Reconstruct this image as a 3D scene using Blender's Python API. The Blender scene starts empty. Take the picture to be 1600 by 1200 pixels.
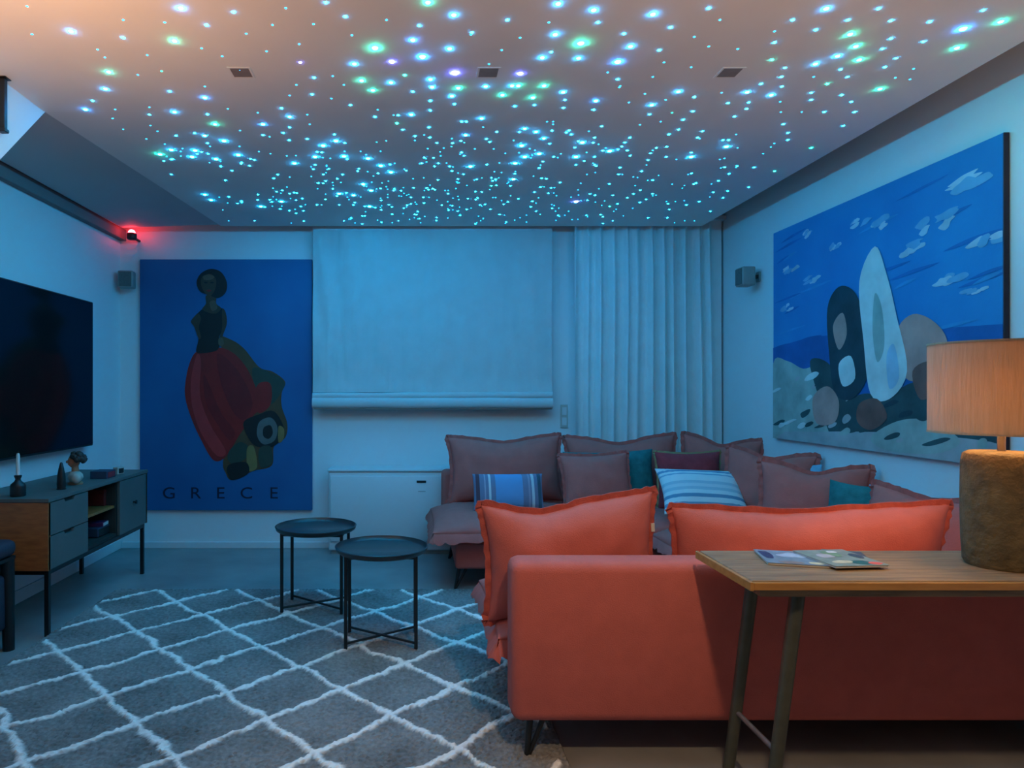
import bpy, bmesh, math, random
from mathutils import Vector, Matrix, Euler, noise

S = bpy.context.scene
C = S.collection
PI = math.pi

# ------------------------------------------------------------------ camera, world, lights, exposure
cam_d = bpy.data.cameras.new('camera')
cam_d.sensor_width = 36.0
cam_d.lens = 23.625
cam_d.shift_x = 0.09375
cam_d.shift_y = 0.00625
cam_d.clip_start = 0.05
cam = bpy.data.objects.new('camera', cam_d)
C.objects.link(cam)
cam.location = (0, 0, 1.22)
cam.rotation_euler = (PI / 2, 0, 0)
S.camera = cam

W = bpy.data.worlds.new('world')
S.world = W
W.use_nodes = True
W.node_tree.nodes['Background'].inputs[0].default_value = (0.02, 0.03, 0.05, 1)
W.node_tree.nodes['Background'].inputs[1].default_value = 0.2

S.view_settings.view_transform = 'Standard'
S.view_settings.look = 'None'
S.view_settings.gamma = 1.0
S.view_settings.use_curve_mapping = False
S.view_settings.exposure = 0.0

STAR_POWER = 1.0


def lamp(name, loc, power, col, radius):
    l = bpy.data.lights.new(name, 'POINT')
    l.energy = power
    l.color = col
    l.shadow_soft_size = radius
    o = bpy.data.objects.new(name, l)
    C.objects.link(o)
    o.location = loc
    return o


# unseen warm lights out of view, placed to match the ceiling tones
def uplighter(name, loc, power, col):
    o = lamp(name, loc, power, col, 0.1)
    l = bpy.data.lights.new(name, 'SPOT')
    l.energy = power; l.color = col; l.shadow_soft_size = 0.1
    l.spot_size = math.radians(165); l.spot_blend = 0.6
    o.data = l
    o.rotation_euler = (PI, 0, 0)
    return o


uplighter('warm_uplighter_left', (-1.15, 1.75, 1.75), 28, (1.0, 0.50, 0.23))
uplighter('warm_fill_right', (1.0, 0.9, 1.5), 30, (1.0, 0.54, 0.27))  # added fill for the middle and right of the ceiling


def aimed_spot(name, loc, power, col, tilt, yaw, cone):
    l = bpy.data.lights.new(name, 'SPOT')
    l.energy = power; l.color = col; l.shadow_soft_size = 0.06
    l.spot_size = math.radians(cone); l.spot_blend = 0.5
    o = bpy.data.objects.new(name, l)
    C.objects.link(o)
    o.location = loc
    o.rotation_euler = (math.radians(tilt), 0, math.radians(yaw))


# unseen warm spot and weak fill, added to match the sofa tones
aimed_spot('added_sofa_spot', (0.55, 0.65, 2.4), 72, (1.0, 0.70, 0.42), 24, -14, 70)
lamp('weak_warm_fill', (-0.5, -1.0, 1.6), 4, (1.0, 0.66, 0.38), 0.15)  # added fill for the sofa and the wooden cabinet side


# ------------------------------------------------------------------ materials
MATS = {}


def mat(name, col, rough=0.7, var=0.0, scale=20.0, bump=0.0, bscale=None, metal=0.0, stretch=None,
        emit=None, strength=0.0, col2=None, spec=0.5, detail=3.0, sheen=0.0, trans=0.0):
    if name in MATS:
        return MATS[name]
    m = bpy.data.materials.new(name)
    m.use_nodes = True
    nt = m.node_tree
    N, L = nt.nodes, nt.links
    b = N['Principled BSDF']
    b.inputs['Base Color'].default_value = (*col, 1)
    b.inputs['Roughness'].default_value = rough
    b.inputs['Metallic'].default_value = metal
    b.inputs['Specular IOR Level'].default_value = spec
    if sheen:
        b.inputs['Sheen Weight'].default_value = sheen
    if emit:
        b.inputs['Emission Color'].default_value = (*emit, 1)
        b.inputs['Emission Strength'].default_value = strength
    tc = N.new('ShaderNodeTexCoord')
    src = tc.outputs['Object']
    if stretch:
        mp = N.new('ShaderNodeMapping')
        mp.inputs['Scale'].default_value = stretch
        L.new(src, mp.inputs[0])
        src = mp.outputs[0]
    if var or col2:
        n = N.new('ShaderNodeTexNoise')
        n.inputs['Scale'].default_value = scale
        n.inputs['Detail'].default_value = detail
        L.new(src, n.inputs['Vector'])
        mx = N.new('ShaderNodeMix')
        mx.data_type = 'RGBA'
        c2 = col2 or tuple(min(1, c * (1 + var)) for c in col)
        c1 = col if col2 else tuple(c * (1 - var) for c in col)
        mx.inputs['A'].default_value = (*c1, 1)
        mx.inputs['B'].default_value = (*c2, 1)
        rp = N.new('ShaderNodeMapRange')
        rp.inputs[1].default_value = 0.3
        rp.inputs[2].default_value = 0.7
        L.new(n.outputs['Fac'], rp.inputs[0])
        L.new(rp.outputs[0], mx.inputs['Factor'])
        L.new(mx.outputs['Result'], b.inputs['Base Color'])
    if bump:
        n2 = N.new('ShaderNodeTexNoise')
        n2.inputs['Scale'].default_value = bscale or scale * 3
        n2.inputs['Detail'].default_value = 4
        L.new(src, n2.inputs['Vector'])
        bp = N.new('ShaderNodeBump')
        bp.inputs['Strength'].default_value = bump
        bp.inputs['Distance'].default_value = 0.01
        L.new(n2.outputs['Fac'], bp.inputs['Height'])
        L.new(bp.outputs[0], b.inputs['Normal'])
    if trans:
        b.inputs['Transmission Weight'].default_value = 0.0
        tr = N.new('ShaderNodeBsdfTranslucent')
        tr.inputs[0].default_value = (*col, 1)
        ms = N.new('ShaderNodeMixShader')
        ms.inputs[0].default_value = trans
        L.new(b.outputs[0], ms.inputs[1])
        L.new(tr.outputs[0], ms.inputs[2])
        L.new(ms.outputs[0], N['Material Output'].inputs[0])
    MATS[name] = m
    return m


def stripe_mat(name, base, stripes, axis, rough=0.85):
    """fabric woven with stripes: list of (position, half width, colour) along one object axis"""
    m = bpy.data.materials.new(name)
    m.use_nodes = True
    N, L = m.node_tree.nodes, m.node_tree.links
    b = N['Principled BSDF']
    b.inputs['Roughness'].default_value = rough
    tc = N.new('ShaderNodeTexCoord')
    sp = N.new('ShaderNodeSeparateXYZ')
    L.new(tc.outputs['Object'], sp.inputs[0])
    prev = None
    for pos, hw, col in stripes:
        s = N.new('ShaderNodeMath'); s.operation = 'SUBTRACT'
        L.new(sp.outputs[axis], s.inputs[0]); s.inputs[1].default_value = pos
        a = N.new('ShaderNodeMath'); a.operation = 'ABSOLUTE'
        L.new(s.outputs[0], a.inputs[0])
        lt = N.new('ShaderNodeMath'); lt.operation = 'LESS_THAN'
        L.new(a.outputs[0], lt.inputs[0]); lt.inputs[1].default_value = hw
        mx = N.new('ShaderNodeMix'); mx.data_type = 'RGBA'
        if prev is None:
            mx.inputs['A'].default_value = (*base, 1)
        else:
            L.new(prev, mx.inputs['A'])
        mx.inputs['B'].default_value = (*col, 1)
        L.new(lt.outputs[0], mx.inputs['Factor'])
        prev = mx.outputs['Result']
    L.new(prev, b.inputs['Base Color'])
    MATS[name] = m
    return m


M_wall = mat('white_wall_paint', (0.80, 0.80, 0.80), 0.75, var=0.015, scale=2, bump=0.04, bscale=60)
M_ceil = mat('ceiling_paint', (0.80, 0.77, 0.74), 0.8, var=0.02, scale=3)
M_ceil_shaded = mat('ceiling_paint_shaded', (0.50, 0.50, 0.50), 0.8, var=0.02, scale=3)  # darker copy of the ceiling paint; the strip's shade is in this colour
M_slab = mat('shadow_gap_paint', (0.2, 0.19, 0.19), 0.9, var=0.02, scale=3)
M_far = mat('bounce_absorber', (0.12, 0.11, 0.10), 0.7, var=0.05, scale=3)  # dark colour on the unseen front wall, added to absorb warm bounce
M_trim = mat('white_trim', (0.72, 0.72, 0.72), 0.5, var=0.02, scale=5)
M_floor = mat('floor_stone', (0.26, 0.26, 0.255), 0.4, var=0.18, scale=3, bump=0.05, bscale=40)
M_coral = mat('coral_linen', (0.60, 0.15, 0.125), 0.9, var=0.05, scale=14, bump=0.25, bscale=260, spec=0.15)
M_coral_frill = mat('rust_linen_flange', (0.54, 0.12, 0.10), 0.9, var=0.15, scale=30, bump=0.3, bscale=220, spec=0.15)
M_burg = mat('burgundy_linen', (0.40, 0.05, 0.06), 0.9, var=0.12, scale=20, bump=0.25, bscale=240, spec=0.15)
M_teal = mat('teal_velvet', (0.03, 0.17, 0.17), 0.85, var=0.2, scale=25, bump=0.2, bscale=200, spec=0.2)
M_lblue = mat('light_blue_cotton', (0.25, 0.50, 0.66), 0.9, var=0.1, scale=25, bump=0.2, bscale=200, spec=0.15)
M_black = mat('black_metal', (0.012, 0.012, 0.013), 0.4, var=0.1, scale=30)
M_tray = mat('black_enamel_tray', (0.03, 0.032, 0.035), 0.28, var=0.1, scale=12)
M_blackp = mat('black_plastic', (0.015, 0.015, 0.016), 0.45, var=0.1, scale=40)
M_screen = mat('television_glass', (0.006, 0.007, 0.008), 0.12, var=0.1, scale=2, spec=0.6)
M_wood = mat('walnut_veneer', (0.52, 0.17, 0.045), 0.5, scale=6, col2=(0.34, 0.10, 0.025), stretch=(2, 9, 9), bump=0.05)
M_wood2 = mat('reclaimed_plank', (0.36, 0.22, 0.11), 0.55, scale=5, col2=(0.19, 0.115, 0.06), stretch=(1.2, 14, 14), bump=0.25, bscale=9)
M_woodedge = mat('lit_wood_edge', (0.50, 0.24, 0.06), 0.4, scale=5, col2=(0.36, 0.16, 0.04), stretch=(1.5, 10, 10))  # gold-orange of the lit table edge put into the colour
M_sage = mat('dark_sage_lacquer', (0.115, 0.125, 0.115), 0.5, var=0.08, scale=6)
M_dark = mat('dark_interior', (0.03, 0.028, 0.025), 0.7, var=0.1, scale=10)
M_leg = mat('bronze_green_metal', (0.10, 0.095, 0.065), 0.4, var=0.15, scale=18, metal=0.4)
M_bar = mat('aged_steel', (0.22, 0.19, 0.18), 0.45, var=0.2, scale=30, metal=0.5)
M_shade = mat('woven_straw_shade', (0.56, 0.40, 0.25), 0.85, scale=40, col2=(0.66, 0.49, 0.32), stretch=(3, 3, 0.2), bump=0.3, bscale=60, trans=0.25)
M_base = mat('rough_olive_ceramic', (0.165, 0.115, 0.05), 0.85, scale=22, col2=(0.09, 0.065, 0.03), bump=0.8, bscale=45)
M_blind = mat('white_blind_linen', (0.62, 0.61, 0.60), 0.9, var=0.03, scale=8, bump=0.1, bscale=200, spec=0.1)
M_curt = mat('pale_grey_curtain', (0.80, 0.80, 0.79), 0.9, var=0.04, scale=6, bump=0.1, bscale=200, spec=0.1)
M_ac = mat('white_appliance_plastic', (0.70, 0.70, 0.70), 0.45, var=0.01, scale=4)
M_grey = mat('grey_plastic', (0.30, 0.30, 0.28), 0.5, var=0.05, scale=20)
M_grille = mat('dark_speaker_cloth', (0.14, 0.14, 0.13), 0.9, var=0.1, scale=120)
M_wax = mat('white_wax', (0.75, 0.74, 0.70), 0.5, var=0.03, scale=20)
M_terra = mat('painted_terracotta', (0.42, 0.20, 0.11), 0.7, var=0.25, scale=30)
M_stone = mat('pale_plaster', (0.48, 0.44, 0.38), 0.7, var=0.15, scale=25)
M_hair = mat('dark_curls', (0.05, 0.035, 0.03), 0.8, var=0.3, scale=60, bump=0.5, bscale=90)
M_red = mat('red_cardboard', (0.35, 0.03, 0.04), 0.6, var=0.05, scale=20)
M_navy = mat('navy_cardboard', (0.03, 0.05, 0.09), 0.6, var=0.05, scale=20)
M_paper = mat('magazine_paper', (0.6, 0.58, 0.54), 0.6, var=0.05, scale=40)
M_tan = mat('tan_piping', (0.36, 0.24, 0.11), 0.8, var=0.05, scale=40)
M_char = mat('charcoal_leather', (0.03, 0.035, 0.055), 0.5, var=0.1, scale=40, bump=0.1, bscale=150)
M_socket = mat('beige_switch_plastic', (0.55, 0.52, 0.46), 0.5, var=0.02, scale=30)


# ------------------------------------------------------------------ helpers
def link(name, bm, material, parent=None, smooth=False, label=None, cat=None, group=None, kind=None):
    me = bpy.data.meshes.new(name)
    bmesh.ops.recalc_face_normals(bm, faces=bm.faces[:])
    bm.to_mesh(me)
    bm.free()
    if material:
        me.materials.append(material)
    if smooth:
        me.polygons.foreach_set('use_smooth', [True] * len(me.polygons))
        try:
            me.set_sharp_from_angle(angle=math.radians(50))
        except Exception:
            pass
    o = bpy.data.objects.new(name, me)
    C.objects.link(o)
    if parent:
        o.parent = parent
    tag(o, label, cat, group, kind)
    return o


def tag(o, label=None, cat=None, group=None, kind=None):
    if label: o['label'] = label
    if cat: o['category'] = cat
    if group: o['group'] = group
    if kind: o['kind'] = kind
    return o


def thing(name, label, cat, loc=(0, 0, 0), rz=0.0, group=None):
    o = bpy.data.objects.new(name, None)
    o.empty_display_size = 0.1
    C.objects.link(o)
    o.location = loc
    o.rotation_euler = (0, 0, rz)
    return tag(o, label, cat, group)


def box(bm, x0, x1, y0, y1, z0, z1, bev=0.0, seg=2, mtx=None):
    vs = [bm.verts.new(p) for p in ((x0, y0, z0), (x1, y0, z0), (x1, y1, z0), (x0, y1, z0),
                                    (x0, y0, z1), (x1, y0, z1), (x1, y1, z1), (x0, y1, z1))]
    fs = [bm.faces.new([vs[i] for i in f]) for f in ((0, 3, 2, 1), (4, 5, 6, 7), (0, 1, 5, 4), (1, 2, 6, 5), (2, 3, 7, 6), (3, 0, 4, 7))]
    if bev > 0:
        es = list({e for f in fs for e in f.edges})
        r = bmesh.ops.bevel(bm, geom=es, offset=bev, segments=seg, profile=0.5, affect='EDGES', clamp_overlap=True)
        vs = list({v for f in r['faces'] for v in f.verts} | {v for v in vs if v.is_valid})
    if mtx is not None:
        bmesh.ops.transform(bm, matrix=mtx, verts=[v for v in vs if v.is_valid])
    return bm


def B(*a, **k):
    return box(bmesh.new(), *a, **k)


def rod(bm, p, q, r0, r1=None, n=12):
    p, q = Vector(p), Vector(q)
    r1 = r0 if r1 is None else r1
    ax = (q - p).normalized()
    u = ax.orthogonal().normalized()
    w = ax.cross(u)
    A = [bm.verts.new(p + (u * math.cos(2 * PI * i / n) + w * math.sin(2 * PI * i / n)) * r0) for i in range(n)]
    D = [bm.verts.new(q + (u * math.cos(2 * PI * i / n) + w * math.sin(2 * PI * i / n)) * r1) for i in range(n)]
    for i in range(n):
        bm.faces.new((A[i], A[(i + 1) % n], D[(i + 1) % n], D[i]))
    bm.faces.new(A[::-1])
    bm.faces.new(D)
    return bm


def lathe(bm, prof, n=32, c=(0, 0, 0), closed=False):
    rings = []
    for r, z in prof:
        if r < 1e-6:
            rings.append([bm.verts.new((c[0], c[1], c[2] + z))])
        else:
            rings.append([bm.verts.new((c[0] + r * math.cos(2 * PI * i / n), c[1] + r * math.sin(2 * PI * i / n), c[2] + z)) for i in range(n)])
    pairs = list(zip(rings, rings[1:]))
    if closed:
        pairs.append((rings[-1], rings[0]))
    for a, b in pairs:
        for i in range(n):
            j = (i + 1) % n
            if len(a) == 1 and len(b) == 1:
                continue
            if len(a) == 1:
                bm.faces.new((a[0], b[i], b[j]))
            elif len(b) == 1:
                bm.faces.new((a[i], a[j], b[0]))
            else:
                bm.faces.new((a[i], a[j], b[j], b[i]))
    return bm


def blob(bm, c, r, seg=16, bumps=0.0, fs=8.0):
    res = bmesh.ops.create_uvsphere(bm, u_segments=seg, v_segments=max(8, seg // 2 + 2), radius=1)
    for v in res['verts']:
        k = 1 + bumps * noise.noise(v.co * fs + Vector(c) * 10)
        v.co = Vector((c[0] + v.co.x * r[0] * k, c[1] + v.co.y * r[1] * k, c[2] + v.co.z * r[2] * k))
    return bm


def sheet(nx, nz, fn, thick=0.004):
    """thin cloth: fn(u, v) -> point; two sides along -y/+y with edges closed"""
    bm = bmesh.new()
    F, K = [], []
    for j in range(nz + 1):
        F.append([]); K.append([])
        for i in range(nx + 1):
            p = Vector(fn(i / nx, j / nz))
            F[j].append(bm.verts.new(p))
            K[j].append(bm.verts.new(p + Vector((0, thick, 0))))
    for j in range(nz):
        for i in range(nx):
            bm.faces.new((F[j][i], F[j][i + 1], F[j + 1][i + 1], F[j + 1][i]))
            bm.faces.new((K[j][i], K[j + 1][i], K[j + 1][i + 1], K[j][i + 1]))
    for j in range(nz):
        bm.faces.new((F[j][0], F[j + 1][0], K[j + 1][0], K[j][0]))
        bm.faces.new((F[j][nx], K[j][nx], K[j + 1][nx], F[j + 1][nx]))
    for i in range(nx):
        bm.faces.new((F[0][i], K[0][i], K[0][i + 1], F[0][i + 1]))
        bm.faces.new((F[nz][i], F[nz][i + 1], K[nz][i + 1], K[nz][i]))
    return bm


def pillow_bm(w, h, t, seed=0, sag=0.0, wr=0.012, n=30, lean=0.0, pinch=0.08):
    bm = bmesh.new()
    off = Vector((seed * 7.3, seed * 3.1, seed * 1.7))

    def shape(u, v):
        x = w / 2 * u * (1 - pinch * (1 - v * v) * abs(u) ** 1.5)
        z = h / 2 * v * (1 - pinch * 1.1 * (1 - u * u) * abs(v) ** 1.5)
        z -= sag * math.exp(-((u - lean) / 0.42) ** 2) * max(0, v) ** 1.2
        return x, z
    side = []
    for s in (-1, 1):
        g = []
        for j in range(n + 1):
            row = []
            for i in range(n + 1):
                u = math.sin((i / n - 0.5) * PI); v = math.sin((j / n - 0.5) * PI)
                x, z = shape(u, v)
                th = t / 2 * (max(0, 1 - abs(u) ** 2.6) * max(0, 1 - abs(v) ** 2.6)) ** 0.5
                e = max(0, 1 - max(abs(u), abs(v)) ** 6)
                wv = noise.noise(Vector((x * 5, s * 2, z * 5)) + off) + 0.6 * noise.noise(Vector((x * 13, s * 3, z * 13)) + off)
                # radiating creases out of the corners
                cr = math.sin(math.atan2(abs(v) - 1.02, abs(u) - 1.02) * 22) * math.exp(-((1 - abs(u)) ** 2 + (1 - abs(v)) ** 2) / 0.35)
                y = s * (th + e * (wr * wv + 0.006 * cr) + 0.001)
                row.append((x, y, z))
            g.append(row)
        side.append(g)
    vid = {}

    def V(s, i, j):
        k = (0, i, j) if (i in (0, n) or j in (0, n)) else (s, i, j)
        if k not in vid:
            p = side[s][j][i]
            if k[0] == 0 and (i in (0, n) or j in (0, n)):
                p = (p[0], 0, p[2])
            vid[k] = bm.verts.new(p)
        return vid[k]
    # separate keys for the two sides; border shared
    def VV(s, i, j):
        if i in (0, n) or j in (0, n):
            return V(0, i, j)
        k = ('s', s, i, j)
        if k not in vid:
            vid[k] = bm.verts.new(side[s][j][i])
        return vid[k]
    for s in (0, 1):
        for j in range(n):
            for i in range(n):
                f = (VV(s, i, j), VV(s, i + 1, j), VV(s, i + 1, j + 1), VV(s, i, j + 1))
                bm.faces.new(f if s == 0 else f[::-1])
    edge = []
    for i in range(n): edge.append(side[0][0][i])
    for j in range(n): edge.append(side[0][j][n])
    for i in range(n, 0, -1): edge.append(side[0][n][i])
    for j in range(n, 0, -1): edge.append(side[0][j][0])
    return bm, [Vector((p[0], 0, p[2])) for p in edge]


def frill_bm(edge, width=0.03, seed=0, th=0.004):
    bm = bmesh.new()
    n = len(edge)
    rng = random.Random(seed)
    rows = [[], [], [], []]
    cc = Vector((0, 0, 0))
    for k in range(n):
        p = edge[k]
        a, b = edge[(k - 1) % n], edge[(k + 1) % n]
        tg = (b - a).normalized()
        out = Vector((tg.z, 0, -tg.x))
        if out.dot(p - cc) < 0: out = -out
        wv = math.sin(k * 1.9 + seed) * 0.006 + rng.uniform(-0.004, 0.004)
        q = p + out * width * rng.uniform(0.8, 1.1) + Vector((0, wv, 0))
        p = p - out * 0.006
        rows[0].append(bm.verts.new(p + Vector((0, -th / 2, 0))))
        rows[1].append(bm.verts.new(q + Vector((0, -th / 2, 0))))
        rows[2].append(bm.verts.new(q + Vector((0, th / 2, 0))))
        rows[3].append(bm.verts.new(p + Vector((0, th / 2, 0))))
    for k in range(n):
        l = (k + 1) % n
        for r in range(4):
            s = (r + 1) % 4
            bm.faces.new((rows[r][k], rows[r][l], rows[s][l], rows[s][k]))
    return bm


def cushion(label, w, h, t, loc, tilt=0.0, yaw=0.0, roll=0.0, material=None, frill=M_coral_frill, seed=0, sag=0.0,
            wr=0.010, name='cushion', group=None, fw=0.024, lean=0.0, pinch=0.08):
    """loc = middle of the lower edge; tilt leans the top backwards (+y before yaw)"""
    bm, edge = pillow_bm(w, h, t, seed, sag, wr, lean=lean, pinch=pinch)
    o = link(name, bm, material or M_coral, smooth=True, label=label, cat='cushion', group=group or 'cushions heaped on the sofas')
    if frill:
        link('flange', frill_bm(edge, fw, seed), frill, o, smooth=True)
    R = Matrix.Rotation(yaw, 4, 'Z') @ Matrix.Rotation(-tilt, 4, 'X') @ Matrix.Rotation(roll, 4, 'Y')
    o.matrix_world = Matrix.Translation(loc) @ R @ Matrix.Translation((0, 0, h / 2))
    return o


def smooth_poly(pts, k=6):
    out = []
    n = len(pts)
    for i in range(n):
        p0, p1, p2, p3 = (Vector(pts[(i + a) % n]) for a in (-1, 0, 1, 2))
        for s in range(k):
            t = s / k
            out.append(0.5 * ((2 * p1) + (p2 - p0) * t + (2 * p0 - 5 * p1 + 4 * p2 - p3) * t * t + (3 * p1 - p0 - 3 * p2 + p3) * t ** 3))
    return out


# ------------------------------------------------------------------ the setting
XL, XR, YB, YF, ZC = -2.29, 2.36, 5.2, -3.0, 2.45
link('floor', B(XL - .2, XR + .2, YF - .2, YB + .2, -0.1, 0), M_floor, kind='structure')
link('wall_back', B(XL - .2, XR + .2, YB, YB + .2, 0, 2.75), M_wall, kind='structure')
link('wall_left', B(XL - .2, XL, YF, YB, 0, 2.75), M_wall, kind='structure')
link('wall_right', B(XR, XR + .2, YF, YB, 0, 2.75), M_wall, kind='structure')
link('wall_front', B(XL - .2, XR + .2, YF - .2, YF, 0, 2.75), M_far, kind='structure')
link('ceiling_upper', B(XL - .2, XR + .2, YF - .2, YB + .2, 2.75, 2.9), M_slab, kind='structure')
# the lowered star panel; its left edge runs slightly askew
bm = bmesh.new()
pl = [(-2.0, YF), (2.14, YF), (2.14, 5.03), (-1.46, 5.03), (-1.64, 2.97), (-1.64, 1.2), (-2.0, 1.2)]
lo = [bm.verts.new((x, y, ZC)) for x, y in pl]
hi = [bm.verts.new((x, y, ZC + .07)) for x, y in pl]
bm.faces.new(lo[::-1]); bm.faces.new(hi)
for i in range(len(pl)):
    j = (i + 1) % len(pl)
    bm.faces.new((lo[i], lo[j], hi[j], hi[i]))
ceiling = link('ceiling', bm, M_ceil, kind='structure')
# plain strip between the star panel and the left wall, dipping a little towards the wall
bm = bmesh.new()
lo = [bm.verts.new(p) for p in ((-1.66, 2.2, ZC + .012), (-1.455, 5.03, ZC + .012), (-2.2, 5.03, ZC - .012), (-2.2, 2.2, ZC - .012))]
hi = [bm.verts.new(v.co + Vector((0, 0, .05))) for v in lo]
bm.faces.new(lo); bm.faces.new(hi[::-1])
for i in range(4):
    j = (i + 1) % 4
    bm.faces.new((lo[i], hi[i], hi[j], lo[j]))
link('ceiling_side', bm, M_ceil_shaded, kind='structure')
# dark board painting the shaded band under the strip on the left wall
link('gap_shade_board', B(XL, XL + .05, 2.2, YB, 2.375, 2.46, 0.004, 1), M_slab, kind='structure')
# bulkhead of the staircase, cut off at 45 degrees
bm = bmesh.new()
sec = [(2.97, ZC), (2.30, 1.78), (0.2, 1.78), (0.2, ZC)]
a = [bm.verts.new((-1.64, y, z)) for y, z in sec]
b_ = [bm.verts.new((XL, y, z)) for y, z in sec]
bm.faces.new(a); bm.faces.new(b_[::-1])
for i in range(4):
    j = (i + 1) % 4
    bm.faces.new((a[i], b_[i], b_[j], a[j]))
link('wall_bulkhead', bm, M_wall, kind='structure')
link('baseboard_left', B(XL, XL + .014, YF, YB, 0, 0.075, 0.003, 1), M_trim, kind='structure')
link('baseboard_back', B(XL + .014, XR - .014, YB - .014, YB, 0, 0.05, 0.003, 1), M_trim, kind='structure')
link('baseboard_right', B(XR - .014, XR, YF, YB, 0, 0.075, 0.003, 1), M_trim, kind='structure')

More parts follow.
